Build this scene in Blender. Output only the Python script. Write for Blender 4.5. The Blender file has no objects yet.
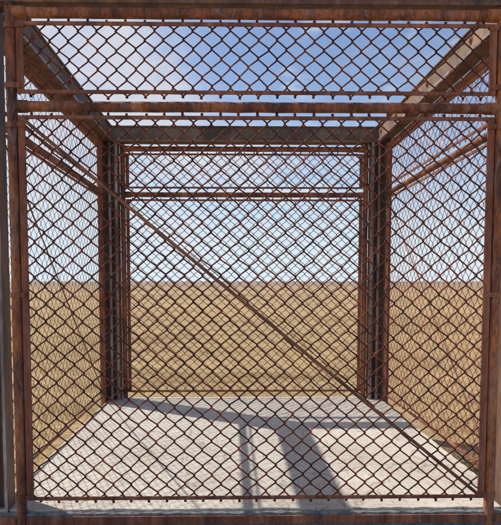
import bpy, bmesh, math, random
from mathutils import Vector, Matrix
random.seed(11)
scene = bpy.context.scene
col = scene.collection

# ------------------------------------------------------------------ materials
def new_mat(name):
    m = bpy.data.materials.new(name); m.use_nodes = True
    nt = m.node_tree; nt.nodes.clear()
    out = nt.nodes.new('ShaderNodeOutputMaterial')
    b = nt.nodes.new('ShaderNodeBsdfPrincipled')
    nt.links.new(b.outputs[0], out.inputs[0])
    return m, nt, b

def N(nt, typ, **kw):
    n = nt.nodes.new(typ)
    for k, v in kw.items():
        if k in n.inputs.keys(): n.inputs[k].default_value = v
        else: setattr(n, k, v)
    return n

def coords(nt, scale=(1, 1, 1), kind='Object', rot=(0, 0, 0)):
    tc = N(nt, 'ShaderNodeTexCoord'); mp = N(nt, 'ShaderNodeMapping')
    mp.inputs['Scale'].default_value = scale
    mp.inputs['Rotation'].default_value = rot
    nt.links.new(tc.outputs[kind], mp.inputs[0])
    return mp.outputs[0]

def noise(nt, vec, scale, detail=6, rough=.6, dist=0.0):
    n = N(nt, 'ShaderNodeTexNoise')
    n.inputs['Scale'].default_value = scale; n.inputs['Detail'].default_value = detail
    n.inputs['Roughness'].default_value = rough; n.inputs['Distortion'].default_value = dist
    nt.links.new(vec, n.inputs['Vector'])
    return n.outputs['Fac']

def ramp(nt, fac, stops):
    r = N(nt, 'ShaderNodeValToRGB'); e = r.color_ramp.elements
    while len(e) < len(stops): e.new(.5)
    for el, (p, c) in zip(e, stops):
        el.position = p; el.color = (*c, 1) if len(c) == 3 else c
    nt.links.new(fac, r.inputs[0])
    return r.outputs[0]

def mix(nt, fac, a, b, mode='MIX'):
    m = N(nt, 'ShaderNodeMix', data_type='RGBA', blend_type=mode)
    for sock, v in ((m.inputs[0], fac), (m.inputs[6], a), (m.inputs[7], b)):
        if hasattr(v, 'is_linked'): nt.links.new(v, sock)
        elif isinstance(v, (int, float)): sock.default_value = v
        else: sock.default_value = (*v, 1)
    return m.outputs[2]

def bump(nt, b, fac, strength, dist):
    n = N(nt, 'ShaderNodeBump'); n.inputs['Strength'].default_value = strength
    n.inputs['Distance'].default_value = dist
    nt.links.new(fac, n.inputs['Height']); nt.links.new(n.outputs[0], b.inputs['Normal'])

def rust(name, dark, mid, bright, grey, rough=.75, streak=(1, 1, .22), grey_amt=.35, pits=.5, metal=0.0):
    m, nt, b = new_mat(name)
    v = coords(nt, streak)
    big = noise(nt, v, 7, 6, .65, .4)
    fine = noise(nt, v, 75, 5, .7)
    pale = noise(nt, coords(nt, streak), 18, 7, .75, .8)
    c = ramp(nt, big, [(.36, dark), (.5, mid), (.64, bright)])
    f2 = ramp(nt, fine, [(.32, (.3, .27, .27)), (.5, (.95, .95, .95)), (.68, (1.6, 1.5, 1.45))])
    c = mix(nt, pits, c, f2, 'MULTIPLY')
    g = ramp(nt, pale, [(.52, (0, 0, 0)), (.66, (grey_amt,) * 3)])
    c = mix(nt, g, c, grey)
    nt.links.new(c, b.inputs['Base Color'])
    b.inputs['Roughness'].default_value = rough; b.inputs['Metallic'].default_value = metal
    h = mix(nt, .5, fine, big)
    bump(nt, b, h, .5, .004)
    return m

M = {}
M['pipe'] = rust('rusty_pipe', (.06, .024, .017), (.205, .068, .033), (.38, .135, .05), (.32, .235, .22), grey_amt=.55, pits=.8, streak=(1, 1, .3))
M['frame'] = rust('rusty_flat_bar', (.09, .029, .019), (.20, .065, .036), (.34, .13, .065), (.28, .19, .175), grey_amt=.4)
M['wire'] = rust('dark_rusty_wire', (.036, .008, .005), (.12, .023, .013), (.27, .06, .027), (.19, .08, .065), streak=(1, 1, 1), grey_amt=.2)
M['sunlit_wire'] = rust('sunlit_rusty_wire', (.10, .02, .01), (.31, .066, .022), (.52, .16, .04), (.36, .12, .06), streak=(1, 1, 1), grey_amt=.2)  # right screen only: warm sunlight painted into the rust colour
M['brace'] = rust('rusty_rod', (.10, .038, .024), (.20, .08, .045), (.30, .13, .07), (.25, .17, .15), streak=(1, 1, 1))
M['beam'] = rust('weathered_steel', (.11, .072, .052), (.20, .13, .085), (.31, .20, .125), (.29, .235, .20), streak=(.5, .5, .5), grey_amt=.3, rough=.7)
M['web_shaded'] = rust('shaded_beam_steel', (.06, .045, .038), (.125, .09, .07), (.20, .14, .10), (.20, .18, .17), streak=(.5, .5, .5), grey_amt=.35)  # darker copy of the beam steel: shade painted into left and back webs
M['column'] = rust('dark_weathered_steel', (.065, .034, .026), (.13, .066, .045), (.22, .11, .06), (.22, .17, .155), grey_amt=.3, rough=.65)
M['edge'] = rust('skylit_worn_steel', (.11, .075, .065), (.23, .20, .20), (.37, .36, .38), (.20, .10, .06), grey_amt=.75, rough=.45, pits=.35)  # flange edges: worn steel, with caught sky light painted in as paler grey

# concrete floor
m, nt, b = new_mat('sunbaked_concrete'); M['concrete'] = m
v = coords(nt)
vs = coords(nt, (1.0, 5.5, 1), rot=(0, 0, .12))
vd = coords(nt, (8, 1.0, 1), rot=(0, 0, -.55))
n1 = noise(nt, v, 1.6, 8, .62, .3); n2 = noise(nt, vs, 9, 9, .78, .5); n3 = noise(nt, v, 130, 4, .7)
n4 = noise(nt, vd, 5, 7, .7, 1.2)
c = ramp(nt, n1, [(.3, (.44, .395, .335)), (.55, (.57, .53, .47)), (.75, (.63, .585, .52))])
c = mix(nt, .9, c, ramp(nt, n2, [(.32, (.42, .37, .31)), (.47, (.98, .97, .95)), (.75, (1.1, 1.1, 1.1))]), 'MULTIPLY')
c = mix(nt, .7, c, ramp(nt, n4, [(.34, (.42, .36, .28)), (.43, (1, 1, 1))]), 'MULTIPLY')
c = mix(nt, .55, c, ramp(nt, n3, [(.32, (.5, .48, .45)), (.5, (1, 1, 1)), (.75, (1.15, 1.15, 1.15))]), 'MULTIPLY')
n5 = noise(nt, coords(nt, (1, 2.6, 1), rot=(0, 0, .5)), 34, 6, .8, .6)
c = mix(nt, .8, c, ramp(nt, n5, [(.36, (.33, .29, .25)), (.45, (1, 1, 1)), (.7, (1.12, 1.12, 1.12))]), 'MULTIPLY')
n6 = noise(nt, v, 2.2, 7, .7, .6)
c = mix(nt, .55, c, ramp(nt, n6, [(.58, (1, 1, 1)), (.72, (.80, .66, .50))]), 'MULTIPLY')   # rusty stains and blown dust
# hairline cracks
vo = N(nt, 'ShaderNodeTexVoronoi', feature='DISTANCE_TO_EDGE'); vo.inputs['Scale'].default_value = .8
wv = N(nt, 'ShaderNodeVectorMath', operation='ADD')
nn = N(nt, 'ShaderNodeTexNoise'); nn.inputs['Scale'].default_value = 3.5; nn.inputs['Detail'].default_value = 6
nt.links.new(v, nn.inputs['Vector'])
sc = N(nt, 'ShaderNodeVectorMath', operation='SCALE'); sc.inputs['Scale'].default_value = .35
nt.links.new(nn.outputs['Color'], sc.inputs[0]); nt.links.new(v, wv.inputs[0]); nt.links.new(sc.outputs[0], wv.inputs[1])
nt.links.new(wv.outputs[0], vo.inputs['Vector'])
c = mix(nt, .6, c, ramp(nt, vo.outputs['Distance'], [(.0, (.35, .3, .25)), (.006, (1, 1, 1))]), 'MULTIPLY')
nt.links.new(c, b.inputs['Base Color']); b.inputs['Roughness'].default_value = .9
bump(nt, b, mix(nt, .5, n2, n3), .55, .006)

# rough grey mortar / footing
m, nt, b = new_mat('grey_footing'); M['footing'] = m
v = coords(nt)
n1 = noise(nt, v, 14, 8, .75); n2 = noise(nt, v, 120, 4, .7)
c = ramp(nt, n1, [(.35, (.10, .10, .105)), (.55, (.27, .27, .28)), (.7, (.42, .42, .42))])
c = mix(nt, .6, c, ramp(nt, n2, [(.3, (.4, .4, .4)), (.7, (1.2, 1.2, 1.2))]), 'MULTIPLY')
nt.links.new(c, b.inputs['Base Color']); b.inputs['Roughness'].default_value = .95
bump(nt, b, n2, .8, .01)

# dry plain
m, nt, b = new_mat('dry_grass_plain'); M['ground'] = m
v = coords(nt)
vh = coords(nt, (.25, 1, 1))
a = noise(nt, vh, .10, 8, .65, .5); d = noise(nt, vh, .9, 9, .7, .4); e = noise(nt, coords(nt, (.6, 1, 1)), 14, 6, .75)
a2 = noise(nt, vh, .012, 6, .6)
c = ramp(nt, a, [(.3, (.30, .205, .115)), (.5, (.395, .29, .16)), (.7, (.46, .35, .205))])
c = mix(nt, .55, c, ramp(nt, a2, [(.35, (.90, .87, .82)), (.65, (1.1, 1.08, 1.05))]), 'MULTIPLY')
c = mix(nt, .75, c, ramp(nt, d, [(.34, (.64, .59, .49)), (.5, (1, 1, 1)), (.68, (1.3, 1.27, 1.18))]), 'MULTIPLY')
c = mix(nt, .65, c, ramp(nt, e, [(.34, (.38, .37, .28)), (.5, (1, 1, 1)), (.68, (1.4, 1.38, 1.3))]), 'MULTIPLY')
# far plain: haze painted into the colour, greyer with distance
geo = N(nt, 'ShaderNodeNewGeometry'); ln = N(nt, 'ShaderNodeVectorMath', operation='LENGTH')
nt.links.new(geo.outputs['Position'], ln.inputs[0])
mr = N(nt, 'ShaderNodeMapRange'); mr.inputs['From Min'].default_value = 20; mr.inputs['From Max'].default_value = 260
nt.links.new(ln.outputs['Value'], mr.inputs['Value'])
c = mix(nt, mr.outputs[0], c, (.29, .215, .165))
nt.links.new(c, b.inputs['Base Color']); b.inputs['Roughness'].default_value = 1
b.inputs['Specular IOR Level'].default_value = .1
bump(nt, b, mix(nt, .5, e, d), .7, .03)

m, nt, b = new_mat('dry_grass_blade'); M['grass'] = m
oi = N(nt, 'ShaderNodeNewGeometry')
c = ramp(nt, oi.outputs['Random Per Island'], [(0, (.24, .19, .085)), (.3, (.37, .28, .13)), (.7, (.47, .37, .19)), (1, (.62, .52, .32))])
nt.links.new(c, b.inputs['Base Color']); b.inputs['Roughness'].default_value = .9
up_ = N(nt, 'ShaderNodeCombineXYZ'); up_.inputs[2].default_value = 1; up_.inputs[1].default_value = -.15
nt.links.new(up_.outputs[0], b.inputs['Normal'])
tr = N(nt, 'ShaderNodeBsdfTranslucent'); nt.links.new(c, tr.inputs['Color'])
ms = N(nt, 'ShaderNodeMixShader'); ms.inputs[0].default_value = .15
nt.links.new(b.outputs[0], ms.inputs[1]); nt.links.new(tr.outputs[0], ms.inputs[2])
nt.links.new(ms.outputs[0], [n_ for n_ in nt.nodes if n_.bl_idname == 'ShaderNodeOutputMaterial'][0].inputs[0])

# ------------------------------------------------------------------ helpers
class MB:
    """collects vertices and faces of one mesh"""
    def __init__(s): s.v = []; s.f = []; s.mi = []; s.sm = []
    def add(s, vs, fs, mi=0, smooth=False):
        o = len(s.v); s.v += [tuple(p) for p in vs]
        for i, f in enumerate(fs):
            s.f.append([o + k for k in f]); s.mi.append(mi[i] if isinstance(mi, list) else mi); s.sm.append(smooth)
    def box(s, a, b, mi=0):
        x0, y0, z0 = a; x1, y1, z1 = b
        s.add([(x0,y0,z0),(x1,y0,z0),(x1,y1,z0),(x0,y1,z0),(x0,y0,z1),(x1,y0,z1),(x1,y1,z1),(x0,y1,z1)],
              [(0,3,2,1),(4,5,6,7),(0,1,5,4),(1,2,6,5),(2,3,7,6),(3,0,4,7)], mi)
    def tube(s, pts, r, n=6, cap=True, wob=0.0, mi=0):
        pts = [Vector(p) for p in pts]; rings = []
        up = None
        for i, p in enumerate(pts):
            t = (pts[min(i + 1, len(pts) - 1)] - pts[max(i - 1, 0)]).normalized()
            if up is None:
                up = Vector((0, 1, 0)) if abs(t.y) < .8 else Vector((0, 0, 1))
            u = (up - t * up.dot(t)).normalized(); w = t.cross(u); up = u
            rr = (r[i] if isinstance(r, list) else r) * (1 + random.uniform(-wob, wob))
            rings.append([p + (u * math.cos(2*math.pi*k/n) + w * math.sin(2*math.pi*k/n)) * rr for k in range(n)])
        vs = [q for rg in rings for q in rg]; fs = []
        for i in range(len(pts) - 1):
            for k in range(n):
                fs.append((i*n + k, i*n + (k+1) % n, (i+1)*n + (k+1) % n, (i+1)*n + k))
        s.add(vs, fs, mi, True)
        if cap:
            s.add(rings[0], [tuple(range(n))[::-1]], mi); s.add(rings[-1], [tuple(range(n))], mi)
    def build(s, name, mats, parent=None, bevel=0):
        me = bpy.data.meshes.new(name); me.from_pydata(s.v, [], s.f)
        for m_ in (mats if isinstance(mats, list) else [mats]): me.materials.append(m_)
        me.polygons.foreach_set('material_index', s.mi); me.polygons.foreach_set('use_smooth', s.sm)
        me.update()
        bm = bmesh.new(); bm.from_mesh(me); bmesh.ops.recalc_face_normals(bm, faces=bm.faces); bm.to_mesh(me); bm.free()
        o = bpy.data.objects.new(name, me); col.objects.link(o)
        if parent: o.parent = parent
        if bevel:
            md = o.modifiers.new('soft', 'BEVEL'); md.width = bevel; md.segments = 2; md.limit_method = 'ANGLE'
        return o

def empty(name, loc=(0, 0, 0), rz=0, label=None, cat=None, group=None):
    o = bpy.data.objects.new(name, None); col.objects.link(o); o.empty_display_size = .2
    o.location = loc; o.rotation_euler = (0, 0, rz)
    if label: o['label'] = label
    if cat: o['category'] = cat
    if group: o['group'] = group
    return o

def steps(a, b, n): return [a + (b - a) * i / n for i in range(n + 1)]

S = 2.80          # distance between opposite screens
GZ = -.36         # the plain lies below the top of the slab

# ------------------------------------------------------------------ setting
mb = MB()
xs = [-3000, -400, -60, -12, -1.5, 1.5, 12, 60, 400, 3000]; ys = [-3000, -300, -12, -1.2, 3.0, 14, 60, 400, 3000]
vs = [(x, y, GZ) for y in ys for x in xs]
nx = len(xs)
mb.add(vs, [(j*nx+i, j*nx+i+1, (j+1)*nx+i+1, (j+1)*nx+i) for j in range(len(ys)-1) for i in range(nx-1)])
g = mb.build('ground', M['ground']); g['kind'] = 'structure'

# concrete slab with slightly ragged front and side edges
bm = bmesh.new()
X0, X1, Y0, Y1 = -1.372, 1.378, .022, 2.822
def edge_pts():
    pts = []
    n = 70
    for i in range(n): pts.append((X0 + (X1-X0)*i/n, Y0 + random.uniform(-.006, .007)))
    for i in range(n): pts.append((X1 + random.uniform(-.006, .004), Y0 + (Y1-Y0)*i/n))
    for i in range(n): pts.append((X1 - (X1-X0)*i/n, Y1 + random.uniform(-.004, .004)))
    for i in range(n): pts.append((X0 + random.uniform(-.003, .003), Y1 - (Y1-Y0)*i/n))
    return pts
ep = edge_pts()
top = [bm.verts.new((x, y, 0)) for x, y in ep]
low = [bm.verts.new((x, y, -.45)) for x, y in ep]
bm.faces.new(top)
for i in range(len(ep)):
    j = (i + 1) % len(ep); bm.faces.new((top[j], top[i], low[i], low[j]))
bmesh.ops.recalc_face_normals(bm, faces=bm.faces)
me = bpy.data.meshes.new('concrete_floor'); bm.to_mesh(me); bm.free(); me.materials.append(M['concrete'])
o = bpy.data.objects.new('concrete_floor', me); col.objects.link(o); o['kind'] = 'structure'
md = o.modifiers.new('soft', 'BEVEL'); md.width = .005; md.segments = 2; md.limit_method = 'ANGLE'; md.angle_limit = math.radians(60)

# rough grey footing in front of the slab (the photographer stands on it)
mb = MB()
n = 140; rows = [(-4.2, -.45), (-4.2, -.080), (-.35, -.080), (-.06, -.080), (-.012, -.080), (-.007, -.012), (.011, -.009), (.0135, -.45)]
vs = []
for (y, z) in rows:
    for i in range(n + 1):
        jz = random.uniform(-.005, .004) if y > -.01 and z > -.1 else 0
        jy = random.uniform(-.004, .002) if y > -.02 else 0
        vs.append((-2.2 + 4.4*i/n, y + jy, z + jz))
mb.add(vs, [(j*(n+1)+i, j*(n+1)+i+1, (j+1)*(n+1)+i+1, (j+1)*(n+1)+i) for j in range(len(rows)-1) for i in range(n)])
o = mb.build('pavement', M['footing']); o['kind'] = 'structure'

# dry grass: short blades over the nearer plain
mb = MB()
V = []; F = []
def blade(x, y, h, w):
    a = random.uniform(0, 6.283); dx, dy = math.cos(a)*w/2, math.sin(a)*w/2
    l = random.uniform(0, 6.283); b_ = h*random.uniform(.15, .9); lx, ly = math.cos(l)*b_, math.sin(l)*b_
    k = len(V); z = GZ - .003
    V.extend([(x-dx, y-dy, z), (x+dx, y+dy, z), (x+dx*.6+lx*.4, y+dy*.6+ly*.4, z+h*.6), (x-dx*.6+lx*.4, y-dy*.6+ly*.4, z+h*.6), (x+lx, y+ly, z+h)])
    F.append((k, k+1, k+2, k+3)); F.append((k+3, k+2, k+4))
for i in range(190000):
    y = .6 + 21*random.random()**1.35; x = random.uniform(-1, 1)*(1.3 + .56*(y + 2.8))
    if -1.375 < x < 1.38 and y < 2.83: continue
    t = 1 if random.random() < .8 else 1.7
    blade(x, y, random.uniform(.015, .05)*t*(.55 + .9*(math.sin(x*1.9 + 1.3*math.sin(y*1.1)) * math.sin(y*2.3 + x*.4))**2), random.uniform(.002, .0045)*(1 + y*.05))
me = bpy.data.meshes.new('dry_grass'); me.from_pydata(V, [], F); me.materials.append(M['grass'])
o = bpy.data.objects.new('dry_grass', me); col.objects.link(o); o['kind'] = 'stuff'
o['label'] = 'short dry tan grass covering the plain around the concrete floor'; o['category'] = 'grass'

# ------------------------------------------------------------------ steel frame
frame = empty('steel_frame', (0, S/2, 0), 0, 'rusty steel corner columns joined by open roof beams around the concrete floor', 'steel frame')
def part_local(o): o.location = (0, -S/2, 0)

BZ0, BZ1 = 2.549, 2.702
def slotted_column(sx, xi, xo, y0, y1, t=.029):
    """rolled section: two thick flanges with a dark slot between them and a flat wing toward the side screen"""
    mb = MB(); z0, z1 = -.45, BZ0 - .002
    def bar(xa, xb, ya, yb, mi):
        xa, xb = sorted((sx*xa, sx*xb))
        mb.add([(xa,ya,z0),(xb,ya,z0),(xb,yb,z0),(xa,yb,z0),(xa,ya,z1),(xb,ya,z1),(xb,yb,z1),(xa,yb,z1)],
               [(0,3,2,1),(4,5,6,7),(0,1,5,4),(1,2,6,5),(2,3,7,6),(3,0,4,7)], mi)
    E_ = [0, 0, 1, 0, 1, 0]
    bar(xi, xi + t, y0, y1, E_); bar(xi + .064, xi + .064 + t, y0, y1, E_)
    ym = (y0 + y1)/2
    bar(xi + t, xi + .064, ym - .004, ym + .004, 0)
    bar(xi + .064 + t, xo, ym - .02, ym + .02, 0)
    if y0 > 1:
        bar(xi - .011, xi, y0 + .060, y0 + .078, 0); bar(1.372, 1.381, y0 - .075, ym - .021, 0)
    else:
        bar(1.384, 1.393, ym + .021, y1 + .075, 0)
    return mb

for sx in (-1, 1):
    for xi, xo, y0, y1 in ((1.294, 1.396, .010, .112), (1.247, 1.430, S-.112, S-.010)):
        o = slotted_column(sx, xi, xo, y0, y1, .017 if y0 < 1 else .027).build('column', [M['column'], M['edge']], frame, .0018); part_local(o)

CX, CYF, CYB = 1.353, .047, S - .047
def channel(a0, a1, c, inner, axis):
    """channel beam along x or y: flat web set 14 mm back from its inner lips, dark flanges above and below"""
    mb = MB(); h, t = .0585, .019
    def B(p0, p1, q0, q1, z0, z1, mi):
        q0, q1 = sorted((q0, q1))
        if axis == 'x':
            vs = [(p0,q0,z0),(p1,q0,z0),(p1,q1,z0),(p0,q1,z0),(p0,q0,z1),(p1,q0,z1),(p1,q1,z1),(p0,q1,z1)]
        else:
            vs = [(q0,p0,z0),(q0,p1,z0),(q1,p1,z0),(q1,p0,z0),(q0,p0,z1),(q0,p1,z1),(q1,p1,z1),(q1,p0,z1)]
        mb.add(vs, [(0,3,2,1),(4,5,6,7),(0,1,5,4),(1,2,6,5),(2,3,7,6),(3,0,4,7)], mi)
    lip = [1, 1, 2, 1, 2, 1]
    B(a0, a1, c-h, c+h, BZ0, BZ0+t, lip); B(a0, a1, c-h, c+h, BZ1-t*.6, BZ1, [1, 1, 0, 1, 0, 1])  # flanges take the dark steel: underside shade put into the colour
    B(a0, a1, c+inner*(h-.014), c+inner*(h-.026), BZ0+t, BZ1-t*.6, 0)
    return mb
for y, inn in ((CYF, -1), (CYB, -1)):
    o = channel(-CX-.0585, CX+.0585, y, inn, 'x').build('roof_beam', [M['column' if y < 1 else 'web_shaded'], M['column'], M['column' if y < 1 else 'beam']], frame, .0015); part_local(o)
for x in (-CX, CX):
    s_ = -1 if x > 0 else 1
    o = channel(CYF+.0605, CYB-.0605, x, s_, 'y').build('roof_beam', [M['beam' if x > 0 else 'web_shaded'], M['column'], M['edge']], frame, .0015); part_local(o)
    for y in (.20, .591, 1.333, 2.10, 2.60):      # bolts with washers on the web
        mb = MB(); xw = x + s_*.0445
        mb.tube([(xw, y, 2.637), (xw+s_*.004, y, 2.637)], .025, 24); mb.tube([(xw+s_*.004, y, 2.637), (xw+s_*.012, y, 2.637)], .014, 6)
        mb.build('bolt', M['pipe'], o)
mb = MB()
for xa, xb in ((-1.40, -1.2435), (-1.1875, 1.1875), (1.2435, 1.40)):
    mb.box((xa, -.024, -.066), (xb, -.014, -.022))
o = mb.build('sill_beam', M['frame'], frame, .0018); part_local(o)

# ------------------------------------------------------------------ chain-link screens
R_P = .0255
PX = 1.2155               # centre of the pipe posts
Z_TOP, Z_MID = 2.503, 2.053
UP = (2.112, 2.457); LO = (.062, 2.007)

def pipe_pts(a, b, n=14, jit=.0012):
    a, b = Vector(a), Vector(b)
    return [a.lerp(b, i/n) + Vector((random.uniform(-jit, jit), random.uniform(-jit, jit), random.uniform(-jit, jit))) for i in range(n+1)]

def wire_mesh(z_top, z_bot, n, r):
    mb = MB(); half = .0466; x0 = -1.165; ncol = 50; dz = (z_top - z_bot)/n; t = r*1.15; o_ = r*.85 if r > .003 else r*1.3; kz = r*.45 if r > .003 else .0026
    J = {}
    for c in range(-1, ncol+2):
        for j in range(n+1):
            J[c, j] = (random.gauss(0, .002), random.gauss(0, .0016), random.gauss(0, .002))
    ph = random.uniform(0, 6)
    bow = lambda x, z: .006*math.sin(3.1*x+.7)*math.sin(2.3*z+.4)
    for i in range(ncol):
        pts = []
        for j in range(n+1):
            right = (i + j) % 2 == 0          # at column i+1 on these rows, so knots fall on odd columns at the top
            c = i+1 if right else i
            jx, jy, jz = J[c, j]
            x = x0 + c*half + jx + (o_ if right else -o_); z = z_top - j*dz + jz; y = bow(x, z) + jy
            if 0 < j < n: x += .004*math.sin(5.3*z+2.1*x+ph)*math.sin(3.7*x+ph); z += .004*math.sin(4.1*x+1.7*z+2*ph)
            sg = 1 if right else -1
            if j == 0:
                pts += [(x - sg*.001, y, z+.007)]
            pts += [(x, y - sg*t, z+kz), (x, y + sg*t, z-kz)]
            if j == n: pts += [(x - sg*.001, y, z-.006)]
        mb.tube(pts, r, 5)
    return mb

def clamp(x_sign, z):
    mb = MB(); cx = x_sign*PX; h = .013
    n = 18; ro, ri = R_P+.0055, R_P+.0006
    for k in range(n):
        a0, a1 = 2*math.pi*k/n, 2*math.pi*(k+1)/n
        vs = []
        for zz in (z-h, z+h):
            for rr in (ri, ro):
                for a in (a0, a1): vs.append((cx+math.cos(a)*rr, math.sin(a)*rr, zz))
        mb.add(vs, [(2,3,7,6), (0,4,5,1), (4,6,7,5), (0,1,3,2)])
    xa, xb = sorted((x_sign*(PX-R_P-.002), x_sign*1.146))
    mb.box((xa, -.0235, z-h*.9), (xb, -.0175, z+h*.9))
    xm = x_sign*1.167
    mb.tube([(xm, -.0235, z), (xm, -.030, z)], .008, 6)
    return mb

def make_screen(label, r_wire, wire_mat, r_rod):
    root = empty('chain_link_screen', (0, 0, 0), 0, label, 'chain-link screen', 'chain-link screens around the cage')
    for s in (-1, 1):
        mb = MB(); mb.tube(pipe_pts((s*PX, 0, -.42), (s*PX, 0, 2.532), 26), R_P, 18)
        p = mb.build('post', M['pipe'], root)
        mb = MB(); mb.tube([(s*PX, 0, 2.533), (s*PX, 0, 2.540), (s*PX, 0, 2.545)], [R_P+.003, R_P+.002, .012], 18)
        mb.build('post_cap', M['frame'], p)
    for name, z in (('top_rail', Z_TOP), ('middle_rail', Z_MID)):
        mb = MB(); mb.tube(pipe_pts((-PX+R_P-.004, 0, z), (PX-R_P+.004, 0, z), 24), R_P, 18)
        rl = mb.build(name, M['pipe'], root)
        for s in (-1, 1):
            mb = MB()
            mb.tube([(s*(PX-.012), 0, z), (s*(PX-.030), 0, z), (s*(PX-.075), 0, z), (s*(PX-.082), 0, z)], [R_P+.004, R_P+.0055, R_P+.0045, R_P+.001], 18)
            mb.build('rail_sleeve', M['pipe'], rl)
    for (za, zb), hb in ((UP, .018), (LO, .018)):
        mb = MB()
        for s in (-1, 1):
            xa, xb = sorted((s*1.150, s*1.184)); mb.box((xa, -.017, za), (xb, -.006, zb))
            xa, xb = sorted((s*1.179, s*1.184)); mb.box((xa, -.006, za), (xb, .016, zb))     # angle leg
        for z in (za, zb-hb):
            mb.box((-1.150, -.0165, z), (1.150, -.0065, z+hb))
        fr = mb.build('screen_frame', M['frame'], root, .0012)
        nrow = 8 if za > 1 else 44
        wire_mesh(zb+.010, za-.010, nrow, r_wire).build('wire_mesh', M[wire_mat], fr)
    a, b = Vector((-1.155, -.026, 1.985)), Vector((1.155, -.026, .080))
    mb = MB(); pts = []
    for i in range(25):
        q = a.lerp(b, i/24); q.z -= .006*math.sin(math.pi*i/24); q.x += random.uniform(-.0008, .0008); pts.append(q)
    mb.tube(pts, r_rod, 10); mb.build('brace_rod', M['brace'], root)
    for s in (-1, 1):
        for z in (2.437, 2.150, 1.960, 1.120, .078): clamp(s, z).build('clamp', M['frame'], root)
    return root

make_screen('near rusty chain-link screen across the front of the cage, the largest and boldest one', .0040, 'wire', .0092)
for label, loc, rz, r, mat_ in (
    ('far rusty chain-link screen facing the camera beyond the concrete floor', (0, S, 0), 0, .0031, 'wire'),
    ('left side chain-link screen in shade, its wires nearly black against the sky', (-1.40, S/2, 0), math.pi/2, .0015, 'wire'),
    ('right side chain-link screen with sunlit orange wires and pinkish rails', (1.40, S/2, 0), -math.pi/2, .0021, 'sunlit_wire')):
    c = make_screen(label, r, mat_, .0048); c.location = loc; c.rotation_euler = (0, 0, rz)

# ------------------------------------------------------------------ light and sky
SUN = Vector((-.662, .413, 1.0)).normalized()
el = math.asin(SUN.z); az = math.atan2(SUN.x, SUN.y)
ld = bpy.data.lights.new('sun', 'SUN'); ld.energy = 4.8; ld.angle = math.radians(.55); ld.color = (1.0, .945, .86)
lo = bpy.data.objects.new('sun', ld); col.objects.link(lo); lo.rotation_euler = SUN.to_track_quat('Z', 'Y').to_euler(); lo.location = SUN*20

w = bpy.data.worlds.new('World'); scene.world = w; w.use_nodes = True
nt = w.node_tree; nt.nodes.clear()
out = N(nt, 'ShaderNodeOutputWorld'); bg = N(nt, 'ShaderNodeBackground'); nt.links.new(bg.outputs[0], out.inputs[0])
sky = N(nt, 'ShaderNodeTexSky', sky_type='NISHITA', sun_disc=False)
sky.sun_elevation = el; sky.sun_rotation = az; sky.air_density = 1.0; sky.dust_density = .6; sky.ozone_density = 1.5
bg.inputs['Strength'].default_value = .10
tc = N(nt, 'ShaderNodeTexCoord')
# thin clouds, projected on a high flat layer: direction.xy / (direction.z + k)
sep = N(nt, 'ShaderNodeSeparateXYZ'); nt.links.new(tc.outputs['Generated'], sep.inputs[0])
ad = N(nt, 'ShaderNodeMath', operation='ADD'); ad.inputs[1].default_value = .18; nt.links.new(sep.outputs[2], ad.inputs[0])
mx = N(nt, 'ShaderNodeMath', operation='MAXIMUM'); mx.inputs[1].default_value = .05; nt.links.new(ad.outputs[0], mx.inputs[0])
dv = N(nt, 'ShaderNodeVectorMath', operation='DIVIDE'); cb = N(nt, 'ShaderNodeCombineXYZ')
for k in range(3): nt.links.new(mx.outputs[0], cb.inputs[k])
nt.links.new(tc.outputs['Generated'], dv.inputs[0]); nt.links.new(cb.outputs[0], dv.inputs[1])
mp = N(nt, 'ShaderNodeMapping'); mp.inputs['Location'].default_value = (2.3, .4, 0); nt.links.new(dv.outputs[0], mp.inputs[0])
cn = noise(nt, mp.outputs[0], 1.15, 10, .62, .25)
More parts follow.
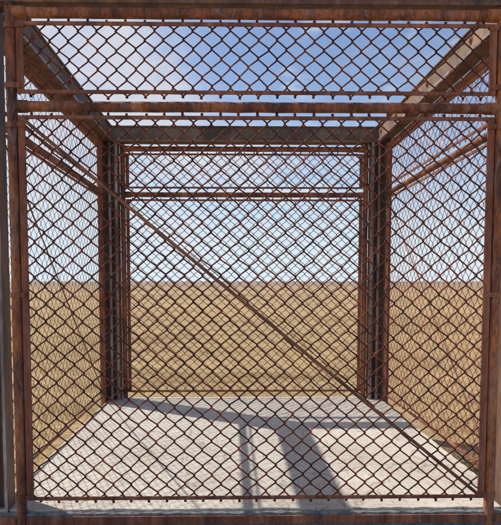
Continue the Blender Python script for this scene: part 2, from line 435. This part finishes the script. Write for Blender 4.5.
# more cloud toward -x
sx = N(nt, 'ShaderNodeMath', operation='MULTIPLY_ADD'); sx.inputs[1].default_value = -.42; sx.inputs[2].default_value = .02
nt.links.new(sep.outputs[0], sx.inputs[0])
sm = N(nt, 'ShaderNodeMath', operation='ADD'); nt.links.new(cn, sm.inputs[0]); nt.links.new(sx.outputs[0], sm.inputs[1])
cl = ramp(nt, sm.outputs[0], [(.40, (0, 0, 0)), (.50, (.22, .22, .22)), (.64, (.92, .92, .92))])
c = mix(nt, 1.0, sky.outputs[0], (1.16, 1.20, 1.32), 'MULTIPLY')
c = mix(nt, cl, c, (6.7, 6.8, 7.5))
pf = noise(nt, mp.outputs[0], 3.4, 9, .58, .3)
c = mix(nt, ramp(nt, pf, [(.57, (0, 0, 0)), (.70, (.75, .75, .75))]), c, (7.6, 7.7, 8.1))
hz = ramp(nt, sep.outputs[2], [(0, (.96,)*3), (.10, (.56,)*3), (.22, (.17,)*3), (.36, (.05,)*3), (.55, (0, 0, 0))])
c = mix(nt, hz, c, (7.3, 8.7, 9.7))
nt.links.new(c, bg.inputs['Color'])

# ------------------------------------------------------------------ camera
cd = bpy.data.cameras.new('camera'); co = bpy.data.objects.new('camera', cd); col.objects.link(co); scene.camera = co
pit, yaw = .06287, .0154
Fw = Vector((math.sin(yaw)*math.cos(pit), math.cos(yaw)*math.cos(pit), -math.sin(pit)))
Rt = Vector((math.cos(yaw), -math.sin(yaw), 0)); Up = Rt.cross(Fw)
mat = Matrix((Rt, Up, -Fw)).transposed().to_4x4(); mat.translation = Vector((-.1306, -2.8184, 1.19))
co.matrix_world = mat
cd.sensor_fit = 'HORIZONTAL'; cd.sensor_width = 36; cd.lens = 554.27/501*36
cd.shift_x = (250.5 - 240.23)/501; cd.shift_y = (316.06 - 262.5)/501
cd.clip_start = .05; cd.clip_end = 20000

scene.cycles.max_bounces = 6; scene.cycles.sample_clamp_indirect = 4; scene.cycles.diffuse_bounces = 3; scene.cycles.glossy_bounces = 2; scene.cycles.transmission_bounces = 2
scene.view_settings.view_transform = 'Standard'; scene.view_settings.look = 'None'; scene.view_settings.exposure = 0
